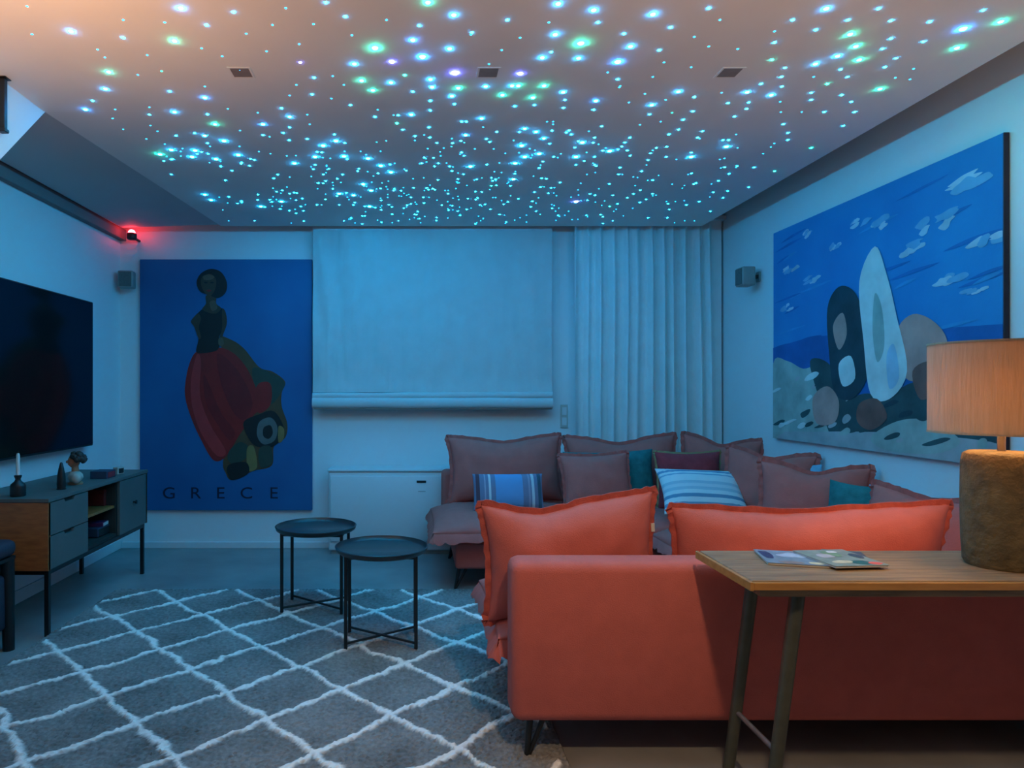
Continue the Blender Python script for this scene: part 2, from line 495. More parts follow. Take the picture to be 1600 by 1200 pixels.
# ------------------------------------------------------------------ star lights set into the ceiling
STARS = """-757,2162,20 -593,2185,10 -705,2262,10 -850,2365,21 -1182,2302,20 -1021,2344,10 -986,2465,00 -1187,2596,21 -1267,2742,20 -1373,2854,10 -1447,2942,22 -1013,2763,10 -855,2719,00 -887,2823,22 -1067,2969,20 -929,2993,10 -1158,2919,00 -1189,2997,10 -1233,3120,00 -1227,3189,00 -1318,3286,00 -1159,3245,10 -1379,3165,00 -1317,2942,00 -1372,3039,00 -928,3105,21 -1020,3245,20 -946,3312,20 -1037,3342,10 -1132,3444,20 -1179,3538,20 -1080,3491,10 -1063,3573,20 -1072,3690,10 -928,3510,20 -942,3628,10 -911,3679,10 -1251,3435,20 -1333,3500,21 -1303,3578,10 -707,3105,22 -737,3237,10 -756,3491,00 -586,2929,10 -568,3021,20 -591,3142,10 -634,3209,10 -485,2997,00 -491,3105,00 -532,3286,10 -466,3376,20 -394,3312,20 -392,3229,10 -531,3538,20 -378,3529,20 -658,3638,20 -550,3664,10 -528,3827,10 -419,3827,10 -728,3873,00 -527,2802,00 -432,2792,10 -357,2832,00 -283,2896,10 -168,2945,00 -184,3021,10 -88,3093,11 -63,3169,10 -100,3003,00 -21,2997,20 63,2952,10 61,2854,10 165,2886,10 150,2808,20 65,2725,20 172,2733,21 57,2657,20 -13,2766,10 -100,2685,20 -44,2622,11 -177,2754,21 -216,2668,21 -232,2532,20 -147,2414,31 -11,2359,22 24,2477,32 121,2419,20 151,2604,33 -90,2515,23 282,2719,20 360,2798,21 388,2713,20 -434,2520,13 -542,2437,00 -585,2317,00 -483,2262,00 -419,2162,00 -286,2131,10 -232,2211,10 38,2131,21 124,2202,20 11,2266,10 190,2323,00 303,2231,10 -98,2231,00 209,3075,10 239,3237,22 221,3312,10 297,3039,20 384,3197,10 344,3286,10 60,3142,10 31,3638,12 121,3638,10 299,3690,20 184,3690,10 -254,3563,20 -193,3679,20 -141,3787,20 -138,4139,10 -276,4133,20 -393,4234,20 -480,4200,20 -508,4100,10 -876,4378,20 -790,4200,10 -728,4305,10 -770,4492,10 -865,4596,10 -1023,4341,10 -1037,4492,20 -1189,4269,10 -1140,4393,10 -1326,4221,20 -1323,4341,20 -315,4005,20 -310,4492,20 -414,4453,10 -509,4453,10 -657,4453,10 -128,4874,10 -277,4855,00 -917,4939,00 -1358,4874,00 -1172,4874,10 -522,4874,10 -11,4696,11 -82,4532,10 -180,4453,10 148,4783,10 286,4612,10 200,4200,10 424,4453,10 452,4036,11 354,3914,10 -1245,2152,00 -1326,2321,00 -1149,2425,00 -972,2231,00 -840,2246,00 -980,2588,01 -822,2935,00 -701,2976,00 -833,3181,00 -326,2630,00 -290,2705,00 -222,2327,00 -415,2387,00 -344,2256,00 453,2138,20 575,2174,20 608,2246,10 775,2198,20 862,2276,10 942,2162,10 481,2323,20 584,2381,31 717,2317,10 767,2403,20 879,2430,10 755,2515,32 467,2484,20 602,2488,20 404,2609,23 413,2713,21 517,2713,21 607,2771,20 491,2823,21 510,2896,10 630,2845,10 641,2925,10 797,2657,10 825,2728,00 764,2854,22 778,2945,10 929,2636,00 949,2786,00 1016,2896,20 1040,2993,10 909,2870,00 1057,2845,00 1134,2976,01 1080,2766,20 1167,2817,10 1220,2962,10 1214,3053,10 1335,2876,10 1366,2771,20 1421,2870,10 1444,2935,10 1430,3018,10 1479,2798,20 1552,2864,00 1612,2969,00 1697,3105,10 1775,3209,10 1825,3299,10 1384,2696,10 1433,2636,10 1406,2562,10 1324,2500,11 1267,2376,10 1228,2302,00 1250,2231,10 1322,2165,20 1364,2292,10 1434,2231,10 1500,2321,21 1573,2403,21 1649,2500,21 1551,2472,20 1505,2532,20 1627,2575,10 1692,2636,10 1560,2636,00 1650,2696,11 1633,2777,10 1673,2845,10 1772,2798,10 1855,2864,10 1937,2969,10 1803,2969,10 1704,2969,00 1986,3123,10 1893,2742,21 1490,2165,10 1579,2236,10 1660,2348,10 1679,2419,10 1777,2488,10 1784,2557,10 1886,2644,00 1903,2570,00 1953,2657,00 1789,2370,10 1714,2242,10 1861,2286,32 1943,2414,21 1835,2174,10 1951,2242,21 1566,3390,20 1538,3229,00 1449,3538,20 1318,3538,10 1239,3588,10 995,3453,20 1082,3444,10 1040,3270,10 825,3333,20 842,3538,20 940,3538,10 974,3664,10 872,3664,10 725,3538,10 640,3491,20 573,3538,20 537,3638,20 681,3717,10 531,3376,20 571,3197,20 624,3278,20 511,3158,20 568,3914,20 2004,3408,11 2011,3771,11 1784,3346,00 1865,3706,10 2014,4068,10 1777,3815,10 1765,3706,00 1775,3944,10 1549,3827,00 1661,3986,10 1845,4378,10 1961,4291,10 2021,4612,10 2019,4874,00 1042,4378,23 1294,4492,11 1329,4431,10 1464,4393,10 1129,4234,10 1512,4234,00 1427,4874,10 1651,4783,10 1788,4783,10 1689,4378,00 1792,4453,10 824,4612,10 734,4166,10 1949,4874,00 444,2246,00 363,2344,00 600,3075,00 746,3229,10 820,3189,00 865,3131,10 869,3270,10 1316,4036,00 1266,3771,10 1175,3827,00 1526,4005,00 1359,3189,10 1370,3270,10 1215,3229,10 1238,3169,10 1120,3075,00 1037,3112,00 1263,2777,00 1159,2421,00 968,2338,00 1009,2231,00 930,2520,00 1047,2557,00 1047,2403,00 1803,3491,00 1618,3578,00"""
star_cols = [(0.003, 0.42, 1.0), (0.003, 0.9, 0.60), (0.004, 0.30, 1.0), (0.10, 0.14, 1.0)]
STR = [20, 200, 500, 520]
RAD = [0.0036, 0.0056, 0.0088, 0.012]
star_m = {}
for ci, c in enumerate(star_cols):
    for si in range(4):
        m = bpy.data.materials.new('star_light_%d_%d' % (ci, si))
        m.use_nodes = True
        N = m.node_tree.nodes
        N.remove(N['Principled BSDF'])
        e = N.new('ShaderNodeEmission')
        e.inputs[0].default_value = (*c, 1)
        e.inputs[1].default_value = STR[si] * STAR_POWER
        m.node_tree.links.new(e.outputs[0], N['Material Output'].inputs[0])
        star_m[ci, si] = m
star_mesh = {}


def dome(bm, r, c=(0, 0, 0), n=8):
    lathe(bm, [(r, 0), (r * .75, -r * .28), (0, -r * .4)], n, c)


stars = []
for t in STARS.split():
    x, y, k = t.split(',')
    stars.append((int(x) / 1000, int(y) / 1000, int(k[0]), int(k[1])))
stars.sort(key=lambda s: -(RAD[s[2]] / s[1]))
for i, (x, y, si, ci) in enumerate(stars[:300]):
    if (si, ci) not in star_mesh:
        bm = bmesh.new(); dome(bm, RAD[si], n=8)
        me = bpy.data.meshes.new('star_light')
        bm.to_mesh(me); bm.free()
        me.materials.append(star_m[ci, si])
        star_mesh[si, ci] = me
    o = bpy.data.objects.new('star_light', star_mesh[si, ci])
    C.objects.link(o)
    o.parent = ceiling
    o.location = (x, y, ZC)
    if y > 3.3 and si >= 2:
        o.scale = (1.3, 1.3, 1.3)
rng = random.Random(5)
rest = [(x, y, si, 0) for x, y, si, ci in stars[300:]]
while len(rest) < 470:
    q = rng.random()
    if q < 0.68:
        y = rng.uniform(3.3, 4.97); x = rng.gauss(0.35, 0.85)
    elif q < 0.96:
        cx, cy = rng.choice([(-1.1, 3.6), (-.4, 3.7), (.2, 3.4), (.55, 3.3), (-.9, 4.3), (-.1, 4.3), (.4, 4.0), (1.1, 4.3)])
        x = rng.gauss(cx, .16); y = rng.gauss(cy, .14)
    else:
        y = rng.uniform(2.3, 3.6); x = rng.uniform(-1.2, 1.7)
    if y > 4.98 or x < -1.38 - (5.03 - y) * .05 or x > 1.95:
        continue
    rest.append((x, y, rng.choices([0, 1], [5, 4])[0], 0))
for size in (0, 1):
    bm = bmesh.new()
    for x, y, si, ci in rest:
        if si == size:
            dome(bm, RAD[si], (x, y, ZC), n=6)
    link('small_star_lights', bm, star_m[0, size], ceiling, kind='stuff')

# ------------------------------------------------------------------ rug
def make_rug():
    x0, x1, y0, y1, st = -1.82, 0.50, 1.55, 4.08, 0.009
    nx, ny = int((x1 - x0) / st), int((y1 - y0) / st)
    rng = random.Random(3)
    vs, fs, att = [], [], []
    for j in range(ny + 1):
        y = y0 + (y1 - y0) * j / ny
        for i in range(nx + 1):
            x = x0 + (x1 - x0) * i / nx
            wx = 0.030 * noise.noise(Vector((x * 5, y * 5, 1))) + 0.014 * noise.noise(Vector((x * 22, y * 22, 4)))
            wy = 0.030 * noise.noise(Vector((x * 5, y * 5, 9))) + 0.014 * noise.noise(Vector((x * 22, y * 22, 14)))
            X, Y = x + wx, y + wy
            a = (X + 0.95 * Y - 1.782) / 0.487
            b = (X - 0.985 * Y + 2.96) / 0.432
            da = abs(a - round(a)) * 0.487 / 1.38
            db = abs(b - round(b)) * 0.432 / 1.40
            wl = 0.013 + 0.006 * noise.noise(Vector((x * 30, y * 30, 2)))
            edge = min(x - x0, x1 - x, y - y0, y1 - y)
            line = max(0.0, min(1.0, (wl - min(da, db)) / 0.008 + 0.5))
            if edge < 0.03: line = 0.0
            h = 0.016 + 0.006 * line + rng.uniform(-0.004, 0.004)
            if edge < 1e-6: h = 0.001
            vs.append((x + rng.uniform(-.002, .002), y + rng.uniform(-.002, .002), h))
            att.append(line)
    w = nx + 1
    for j in range(ny):
        for i in range(nx):
            k = j * w + i
            fs.append((k, k + 1, k + w + 1, k + w))
    me = bpy.data.meshes.new('rug')
    me.from_pydata(vs, [], fs)
    A = me.attributes.new('pile', 'FLOAT', 'POINT')
    A.data.foreach_set('value', att)
    m = bpy.data.materials.new('wool_pile')
    m.use_nodes = True
    N, L = m.node_tree.nodes, m.node_tree.links
    p = N['Principled BSDF']
    p.inputs['Roughness'].default_value = 0.95
    p.inputs['Specular IOR Level'].default_value = 0.1
    at = N.new('ShaderNodeAttribute'); at.attribute_name = 'pile'
    tc = N.new('ShaderNodeTexCoord')
    n1 = N.new('ShaderNodeTexNoise'); n1.inputs['Scale'].default_value = 55; n1.inputs['Detail'].default_value = 4
    n2 = N.new('ShaderNodeTexNoise'); n2.inputs['Scale'].default_value = 4; n2.inputs['Detail'].default_value = 3
    L.new(tc.outputs['Object'], n1.inputs['Vector']); L.new(tc.outputs['Object'], n2.inputs['Vector'])
    ad = N.new('ShaderNodeMath'); ad.operation = 'ADD'
    L.new(n1.outputs['Fac'], ad.inputs[0]); L.new(n2.outputs['Fac'], ad.inputs[1])
    mr = N.new('ShaderNodeMapRange'); mr.inputs[1].default_value = 0.7; mr.inputs[2].default_value = 1.3
    L.new(ad.outputs[0], mr.inputs[0])
    g = N.new('ShaderNodeMix'); g.data_type = 'RGBA'
    g.inputs['A'].default_value = (0.14, 0.138, 0.134, 1); g.inputs['B'].default_value = (0.30, 0.297, 0.29, 1)
    L.new(mr.outputs[0], g.inputs['Factor'])
    c = N.new('ShaderNodeMix'); c.data_type = 'RGBA'
    c.inputs['B'].default_value = (0.88, 0.86, 0.82, 1)
    L.new(at.outputs['Fac'], c.inputs['Factor']); L.new(g.outputs['Result'], c.inputs['A'])
    L.new(c.outputs['Result'], p.inputs['Base Color'])
    me.materials.append(m)
    o = bpy.data.objects.new('rug', me)
    C.objects.link(o)
    tag(o, 'grey shaggy wool rug with a wavy cream diamond lattice', 'rug')


make_rug()


# ------------------------------------------------------------------ sofas
def hairpin(parent, x, y, top, dx, dy):
    bm = bmesh.new()
    rod(bm, (x, y, top), (x + dx, y + dy, 0.0), 0.013, 0.008, 8)
    rod(bm, (x + (0.05 if dx > 0 else -0.05) * -1, y, top), (x + dx * .9, y + dy, 0.0), 0.010, 0.007, 8)
    link('leg', bm, M_black, parent, smooth=True)


def topper(w, d, t, seed):
    """soft padded seat mat with a flange; x = w, y = d, thickness t, origin at lower centre"""
    bm, edge = pillow_bm(w, d, t, seed, 0, 0.012, n=36, pinch=0.02)
    # flatten: rounder sides
    R = Matrix.Rotation(-PI / 2, 4, 'X')
    bmesh.ops.transform(bm, matrix=R, verts=bm.verts[:])
    for v in bm.verts:
        v.co.z = math.copysign(min(abs(v.co.z) * 1.25, t / 2 * (0.93 + 0.07 * min(1, abs(v.co.z) / (t / 2)))), v.co.z)
    f = frill_bm(edge, 0.035, seed)
    bmesh.ops.transform(f, matrix=R, verts=f.verts[:])
    for v in f.verts:
        k = max(abs(v.co.x) - w / 2, abs(v.co.y) - d / 2)
        v.co.z -= max(0, k + .005) * 1.6
    return bm, f


def sofa(name, label, base, back, seat, legs, seats=1, side=None):
    t = thing(name, label, 'sofa', ((base[0] + base[1]) / 2, (base[2] + base[3]) / 2, 0), 0, 'sections of the coral sofa set')
    o = t.location.copy()

    def sub(a):
        return (a[0] - o.x, a[1] - o.x, a[2] - o.y, a[3] - o.y, a[4], a[5])
    link('base', B(*sub(base), 0.02, 3), M_coral, t, smooth=True)
    link('backrest', B(*sub(back), 0.035, 4), M_coral, t, smooth=True)
    x0, x1, y0, y1, z0, z1 = seat
    along_x = (x1 - x0) >= (y1 - y0)
    for k in range(seats):
        if along_x:
            a0 = x0 + (x1 - x0) * k / seats; a1 = x0 + (x1 - x0) * (k + 1) / seats; q = (a0, a1, y0, y1)
        else:
            a0 = y0 + (y1 - y0) * k / seats; a1 = y0 + (y1 - y0) * (k + 1) / seats; q = (x0, x1, a0, a1)
        bm, f = topper(q[1] - q[0], q[3] - q[2], z1 - z0, 11 + k + int(x0 * 10))
        s = link('seat_cushion', bm, M_coral, t, smooth=True)
        s.location = ((q[0] + q[1]) / 2 - o.x, (q[2] + q[3]) / 2 - o.y, (z0 + z1) / 2)
        link('flange', f, M_coral, s, smooth=True)
    for x, y, dx, dy in legs:
        hairpin(t, x - o.x, y - o.y, base[4] + .01, dx, dy)
    return t


sofa('sofa', 'coral sofa in front, its back turned to us, behind the wooden console table',
     (0.42, 2.30, 2.20, 2.98, 0.135, 0.29), (0.313, 2.31, 2.19, 2.33, 0.132, 0.657), (0.285, 2.30, 2.34, 3.06, 0.27, 0.44),
     [(0.38, 2.24, -0.015, -0.02), (0.50, 2.92, -0.03, 0.03), (2.2, 2.24, 0.03, -0.02), (2.2, 2.9, 0.03, 0.03)], 2)
sofa('sofa', 'sofa under the white blind and curtain, heaped with cushions along the far wall',
     (0.24, 2.30, 4.10, 4.86, 0.127, 0.29), (0.185, 2.31, 4.83, 4.965, 0.127, 0.645), (0.10, 2.30, 4.03, 4.86, 0.28, 0.445),
     [(0.27, 4.16, -0.03, -0.03), (0.27, 4.85, -0.03, 0.03), (2.2, 4.16, 0.03, -0.03), (2.2, 4.85, 0.03, 0.03)], 2)
sofa('sofa_module', 'sofa section along the right wall below the large seaside painting',
     (1.46, 2.30, 3.09, 4.0, 0.13, 0.29), (2.165, 2.31, 3.07, 4.02, 0.13, 0.65), (1.40, 2.16, 3.09, 4.0, 0.28, 0.445),
     [(1.52, 3.15, -0.03, -0.03), (1.52, 3.95, -0.03, 0.03), (2.2, 3.15, 0.03, -0.03), (2.2, 3.95, 0.03, 0.03)], 1)

R = math.radians
# back cushions of the coral sofa
c1 = cushion('plump coral cushion with a dented top edge, left end of the front sofa', 0.63, 0.44, 0.22, (0.575, 2.48, 0.395), R(-6), R(3), R(-4),
             seed=1, sag=0.035, lean=-0.35, wr=0.017, fw=0.022)
link('care_tag', B(0.305, 0.318, -0.006, 0.006, 0.07, 0.10), M_wax, c1)
cushion('long coral bolster cushion on the front sofa, behind the console table', 1.00, 0.40, 0.22, (1.42, 2.47, 0.41), R(-8), 0, R(-0.6),
        seed=2, sag=0.015, wr=0.015, lean=-0.2, fw=0.02, pinch=0.06)
# far sofa
cushion('large plum cushion at the left end of the far sofa', 0.80, 0.46, 0.22, (0.635, 4.70, 0.44), R(10), R(2), R(-1), seed=3, sag=0.03)
cushion('large plum cushion in front of the curtain, second along the far sofa', 0.78, 0.46, 0.22, (1.46, 4.72, 0.44), R(10), R(-2), R(-1.5), seed=4, sag=0.045)
cushion('plum cushion in the far corner of the sofas with a pointed top corner', 0.50, 0.46, 0.18, (2.07, 4.62, 0.44), R(10), R(-24), R(4), seed=5, sag=0.05)
cushion('square plum cushion standing between the striped bolster and the teal cushion', 0.46, 0.37, 0.15, (1.20, 4.38, 0.44), R(16), R(4), R(-2), seed=6, frill=M_coral_frill, fw=0.02)
cushion('dark teal cushion half hidden behind the square plum cushion', 0.62, 0.38, 0.14, (1.33, 4.53, 0.44), R(14), R(0), R(-2), material=M_teal, frill=None, seed=7)
cushion('burgundy cushion with a tan edge behind the striped white cushion', 0.42, 0.38, 0.15, (1.80, 4.40, 0.44), R(10), R(-6), R(-1), material=M_burg, frill=M_tan, seed=8, fw=0.012)
stripe_b = stripe_mat('striped_bolster_fabric', (0.20, 0.20, 0.30),
                      [(0, 0.088, (0.16, 0.32, 0.56)), (0.155, 0.009, (0.62, 0.60, 0.62)), (-0.125, 0.007, (0.62, 0.60, 0.62)),
                       (0.130, 0.006, (0.35, 0.30, 0.40)), (-0.155, 0.004, (0.4, 0.35, 0.45)), (0.20, 0.012, (0.05, 0.10, 0.14)), (-0.20, 0.012, (0.12, 0.05, 0.07))], 0)
cushion('small bolster cushion with blue centre and white bands on the far sofa', 0.46, 0.24, 0.12, (0.60, 4.33, 0.445), R(18), R(2), 0, material=stripe_b, frill=None, seed=9, wr=0.004, pinch=0.03)
stripe_w = stripe_mat('striped_white_cotton', (0.66, 0.70, 0.72),
                      [(0.13, 0.010, (0.16, 0.30, 0.44)), (0.095, 0.006, (0.25, 0.4, 0.52)), (0.0, 0.035, (0.40, 0.52, 0.60)), (0.0, 0.012, (0.60, 0.64, 0.68)),
                       (-0.075, 0.012, (0.14, 0.27, 0.40)), (-0.13, 0.012, (0.2, 0.3, 0.42))], 2)
cushion('white cushion with blue stripes lying tilted in front of the burgundy cushion', 0.50, 0.36, 0.14, (1.73, 3.98, 0.475), R(48), R(-5), R(2), material=stripe_w, frill=None, seed=10, wr=0.004)
# right section: cushions stand against the right wall, turned into the room
cushion('plum cushion leaning in a row, farthest on the right sofa section', 0.50, 0.42, 0.16, (2.07, 4.02, 0.44), R(12), R(-46), R(3), seed=12, sag=0.04)
cushion('big smooth plum cushion in the row below the seaside painting', 0.50, 0.40, 0.18, (2.04, 3.47, 0.44), R(14), R(-34), R(1), seed=13, sag=0.04)
cushion('teal cushion edge peeking out right of the big smooth plum cushion', 0.30, 0.34, 0.10, (2.09, 3.21, 0.44), R(10), R(-64), 0, material=M_teal, frill=None, seed=14)
cushion('light blue cushion tip sticking up behind the big smooth plum cushion', 0.34, 0.40, 0.08, (2.285, 3.98, 0.40), R(0), R(-84), R(0), material=M_lblue, frill=None, seed=15)
cushion('light blue cushion tip sticking up nearest the table lamp', 0.34, 0.38, 0.08, (2.285, 3.20, 0.37), R(0), R(-86), R(0), material=M_lblue, frill=None, seed=16)
cushion('long plum cushion along the right wall, partly hidden by the table lamp', 0.58, 0.38, 0.18, (2.06, 2.76, 0.42), R(10), R(-82), R(0), seed=17, sag=0.02)


# ------------------------------------------------------------------ round tray tables
def tray_table(label, x, y, ztop, rz):
    t = thing('tray_table', label, 'side table', (x, y, 0), rz, 'round black tray tables on the rug')
    r = 0.218
    bm = lathe(bmesh.new(), [(0, ztop - .026), (r - .012, ztop - .026), (r, ztop - .018), (r + .006, ztop), (r, ztop + .002), (r - .006, ztop - .014), (r - .016, ztop - .020), (0, ztop - .020)], 48)
    link('tray', bm, M_tray, t, smooth=True)
    a, b = 0.163, 0.11
    for sx in (-1, 1):
        for sy in (-1, 1):
            link('leg', B(sx * a - .008, sx * a + .008, sy * b - .008, sy * b + .008, 0.02, ztop - .022, 0.002, 1), M_black, t)
    bm = rod(bmesh.new(), (a, b, ztop - .034), (-a, b, ztop - .034), .007, n=8)
    rod(bm, (a, -b, ztop - .034), (-a, -b, ztop - .034), .007, n=8)
    rod(bm, (a, b, ztop - .034), (a, -b, ztop - .034), .007, n=8)
    rod(bm, (-a, b, ztop - .034), (-a, -b, ztop - .034), .007, n=8)
    link('top_frame', bm, M_black, t)
    link('cross_bar', rod(bmesh.new(), (-a, -b, .045), (a, b, .045), .006, n=8), M_black, t)
    link('cross_bar', rod(bmesh.new(), (-a, b, .045), (a, -b, .045), .006, n=8), M_black, t)
    return t


tray_table('round black metal tray table nearer to us, right of its twin', -0.165, 3.23, 0.475, R(1))
tray_table('round black metal tray table farther back, left of its twin', -0.555, 3.73, 0.472, R(-4))

# ------------------------------------------------------------------ console table with lamp and magazines
TZ = 0.708
t = thing('console_table', 'long wooden console table with slanted metal tube legs behind the coral sofa', 'table', (1.56, 1.98, 0))
for k in range(3):
    y0 = -0.172 + k * 0.1155
    link('plank', B(-0.655 + .002 * k, 0.72, y0, y0 + 0.1135, TZ - .022, TZ - .0006 * k, 0.002, 1), M_wood2, t)
link('edge_board', B(-0.655, 0.72, -0.182, -0.1725, TZ - .024, TZ - .003, 0.0015, 1), M_woodedge, t)
link('edge_board', B(-0.665, -0.655, -0.182, 0.174, TZ - .026, TZ - .002, 0.0015, 1), M_woodedge, t)
link('apron', B(-0.63, 0.70, -0.165, 0.16, TZ - .046, TZ - .0225, 0.002, 1), M_wood2, t)
for sx, xt, xb in ((-1, -0.50, -0.585), (1, 0.58, 0.665)):
    for y in (-0.115, 0.125):
        link('leg', rod(bmesh.new(), (xt, y, TZ - .044), (xb, y, 0.0), .0195, .0165, 16), M_leg, t, smooth=True)
    f = 1 - 0.215 / (TZ - .044)
    xm = xt + (xb - xt) * f
    link('stretcher', rod(bmesh.new(), (xm, -0.115, .215), (xm, 0.125, .215), .0075, n=10), M_bar, t, smooth=True)
    link('mounting_plate', B(xt - .03, xt + .03, -.15, .15, TZ - .05, TZ - .0465), M_leg, t)

lx, ly = 1.712, 1.965
t = thing('table_lamp', 'table lamp with straw drum shade and rough olive cylinder base on the console table', 'lamp', (lx, ly, TZ))
bm = lathe(bmesh.new(), [(0, 0), (.084, 0), (.091, .012), (.095, .08), (.096, .2), (.095, .3), (.090, .325), (.078, .333), (0, .335)], 64)
for v in bm.verts:
    k = 1 + 0.012 * noise.noise(Vector((v.co.x * 30, v.co.y * 30, v.co.z * 30)))
    v.co.x *= k; v.co.y *= k
link('base', bm, M_base, t, smooth=True)
link('stem', rod(bmesh.new(), (0, 0, .33), (0, 0, .45), .010, n=12), M_bar, t, smooth=True)
bm = lathe(bmesh.new(), [(.174, .388), (.174, .652), (.171, .652), (.171, .388)], 64, closed=True)
sh = link('shade', bm, M_shade, t, smooth=True)
for z in (.389, .650):
    link('rim', lathe(bmesh.new(), [(.1705, z - .003), (.1755, z - .003), (.1755, z + .003), (.1705, z + .003)], 64, closed=True), M_shade, sh)
bm = bmesh.new()
for k in range(3):
    a = k * 2 * PI / 3 + .4
    rod(bm, (0, 0, .60), (.171 * math.cos(a), .171 * math.sin(a), .645), .0025, n=6)
link('spider', bm, M_bar, sh)
bm = lathe(bmesh.new(), [(0, .445), (.014, .445), (.016, .47), (.03, .51), (.032, .535), (.02, .562), (0, .568)], 20)
link('bulb', bm, mat('warm_bulb', (1, .8, .55), .4, emit=(1.0, 0.58, 0.25), strength=125.0), t, smooth=True)


def magazine(label, x, y, rz, w, d, z, cols, th=0.006):
    t = thing('magazine', label, 'magazine', (x, y, z), rz, 'magazines on the console table')
    link('pages', B(-w / 2 + .002, w / 2 - .002, -d / 2 + .002, d / 2 - .002, 0, th, 0.0005, 1), M_paper, t)
    cov = link('cover', B(-w / 2, w / 2, -d / 2, d / 2, th, th + .0008), cols[0], t)
    rg = random.Random(int(x * 1000))
    for c, px, py, pw, pd in cols[1]:
        pts = smooth_poly([((px + pw * math.cos(a) * rg.uniform(.7, 1.1)) * w / 2, (py + pd * math.sin(a) * rg.uniform(.7, 1.1)) * d / 2) for a in [k * PI / 4 for k in range(8)]], 3)
        bm = bmesh.new()
        zz = th + .0011 + .0004 * rg.random()
        bm.faces.new([bm.verts.new((max(-w / 2, min(w / 2, p.x)), max(-d / 2, min(d / 2, p.y)), zz)) for p in pts])
        bm.normal_update(); bmesh.ops.triangulate(bm, faces=bm.faces[:])
        link('printed_patch', bm, c, cov)


P = lambda n, c: mat('print_' + n, c, 0.4, var=0.15, scale=40)
magazine('magazine with a blue cover, left one on the console table', 1.135, 2.035, R(-14), 0.17, 0.17, TZ,
         (P('steel_blue', (.20, .28, .36)), [(P('pale_blue', (.42, .52, .66)), .1, .25, .5, .4), (P('navy', (.03, .05, .13)), -.75, .2, .2, .7), (P('cream', (.62, .60, .42)), .6, -.75, .3, .2), (P('taupe', (.28, .24, .22)), -.2, -.8, .5, .2)]))
magazine('magazine with a green patterned cover and coral corner on the console table', 1.262, 2.005, R(5), 0.165, 0.19, TZ + .0072,
         (P('sage', (.22, .30, .27)), [(P('silver', (.45, .47, .52)), -.35, .2, .35, .3), (P('teal', (.02, .14, .14)), .25, -.65, .4, .25), (P('coral_print', (.75, .14, .10)), .68, -.78, .26, .2), (P('cream', (.5, .5, .4)), -.35, -.55, .45, .2), (P('green', (.17, .32, .2)), .1, .45, .35, .4), (P('white_print', (.68, .72, .74)), .25, .65, .2, .14), (P('slate', (.05, .09, .12)), .75, .15, .22, .35)]))
magazine('dark blue magazine partly under the green one, right on the console table', 1.32, 2.06, R(-20), 0.11, 0.15, TZ,
         (P('slate', (.05, .09, .12)), [(P('blue_grey', (.28, .36, .46)), .0, .2, .6, .4)]), th=0.004)

# ------------------------------------------------------------------ television, media console and what stands on it
t = thing('television', 'large black flat television hanging on the left wall', 'television', (XL, 3.745, 0.838))
link('body', B(0.03, 0.072, -0.872, 0.872, 0.004, 0.988, 0.006, 2), M_blackp, t)
link('screen', B(0.0725, 0.0745, -0.862, 0.862, 0.018, 0.980), M_screen, t)
link('wall_mount', B(0.0, 0.031, -0.25, 0.25, 0.3, 0.7), M_black, t)

KX0, KX1, KY0, KY1, KZ0, KZ1 = -2.255, -1.80, 3.29, 4.50, 0.335, 0.69
t = thing('media_console', 'low media console with walnut side, grey drawers and black metal legs under the television', 'cabinet', (KX0, KY0, 0))
w, d = KX1 - KX0, KY1 - KY0
link('side_panel', B(0, w, 0, .02, KZ0, KZ1 - .02, .001, 1), M_wood, t)
link('side_panel', B(0, w, d - .02, d, KZ0, KZ1 - .02, .001, 1), M_wood, t)
link('top_panel', B(-.005, w + .004, -.004, d + .004, KZ1 - .02, KZ1, .002, 1), M_sage, t)
link('bottom_panel', B(0, w - .02, .02, d - .02, KZ0, KZ0 + .02), M_dark, t)
link('back_panel', B(0, .012, .02, d - .02, KZ0 + .02, KZ1 - .02), M_dark, t)
for y in (.40, .795):
    link('divider', B(.012, w - .02, y - .009, y + .009, KZ0 + .02, KZ1 - .02), M_dark, t)
link('shelf', B(.012, w - .03, .409, .786, .508, .522), M_wood, t)


def drawer(z0, z1, y0, y1):
    # front with a shallow finger notch in the middle of its upper edge
    ym = (y0 + y1) / 2
    bm = bmesh.new()
    pr = [(y0, z0), (y1, z0), (y1, z1), (ym + .055, z1), (ym + .04, z1 - .018), (ym - .04, z1 - .018), (ym - .055, z1), (y0, z1)]
    A = [bm.verts.new((w - .018, y, z)) for y, z in pr]
    D = [bm.verts.new((w, y, z)) for y, z in pr]
    bm.faces.new(A[::-1]); bm.faces.new(D)
    for i in range(8):
        j = (i + 1) % 8
        bm.faces.new((A[i], A[j], D[j], D[i]))
    f = link('drawer', bm, M_sage, t)
    link('finger_recess', B(w - .03, w - .018, ym - .058, ym + .058, z1 - .022, z1 - .001), M_dark, f)


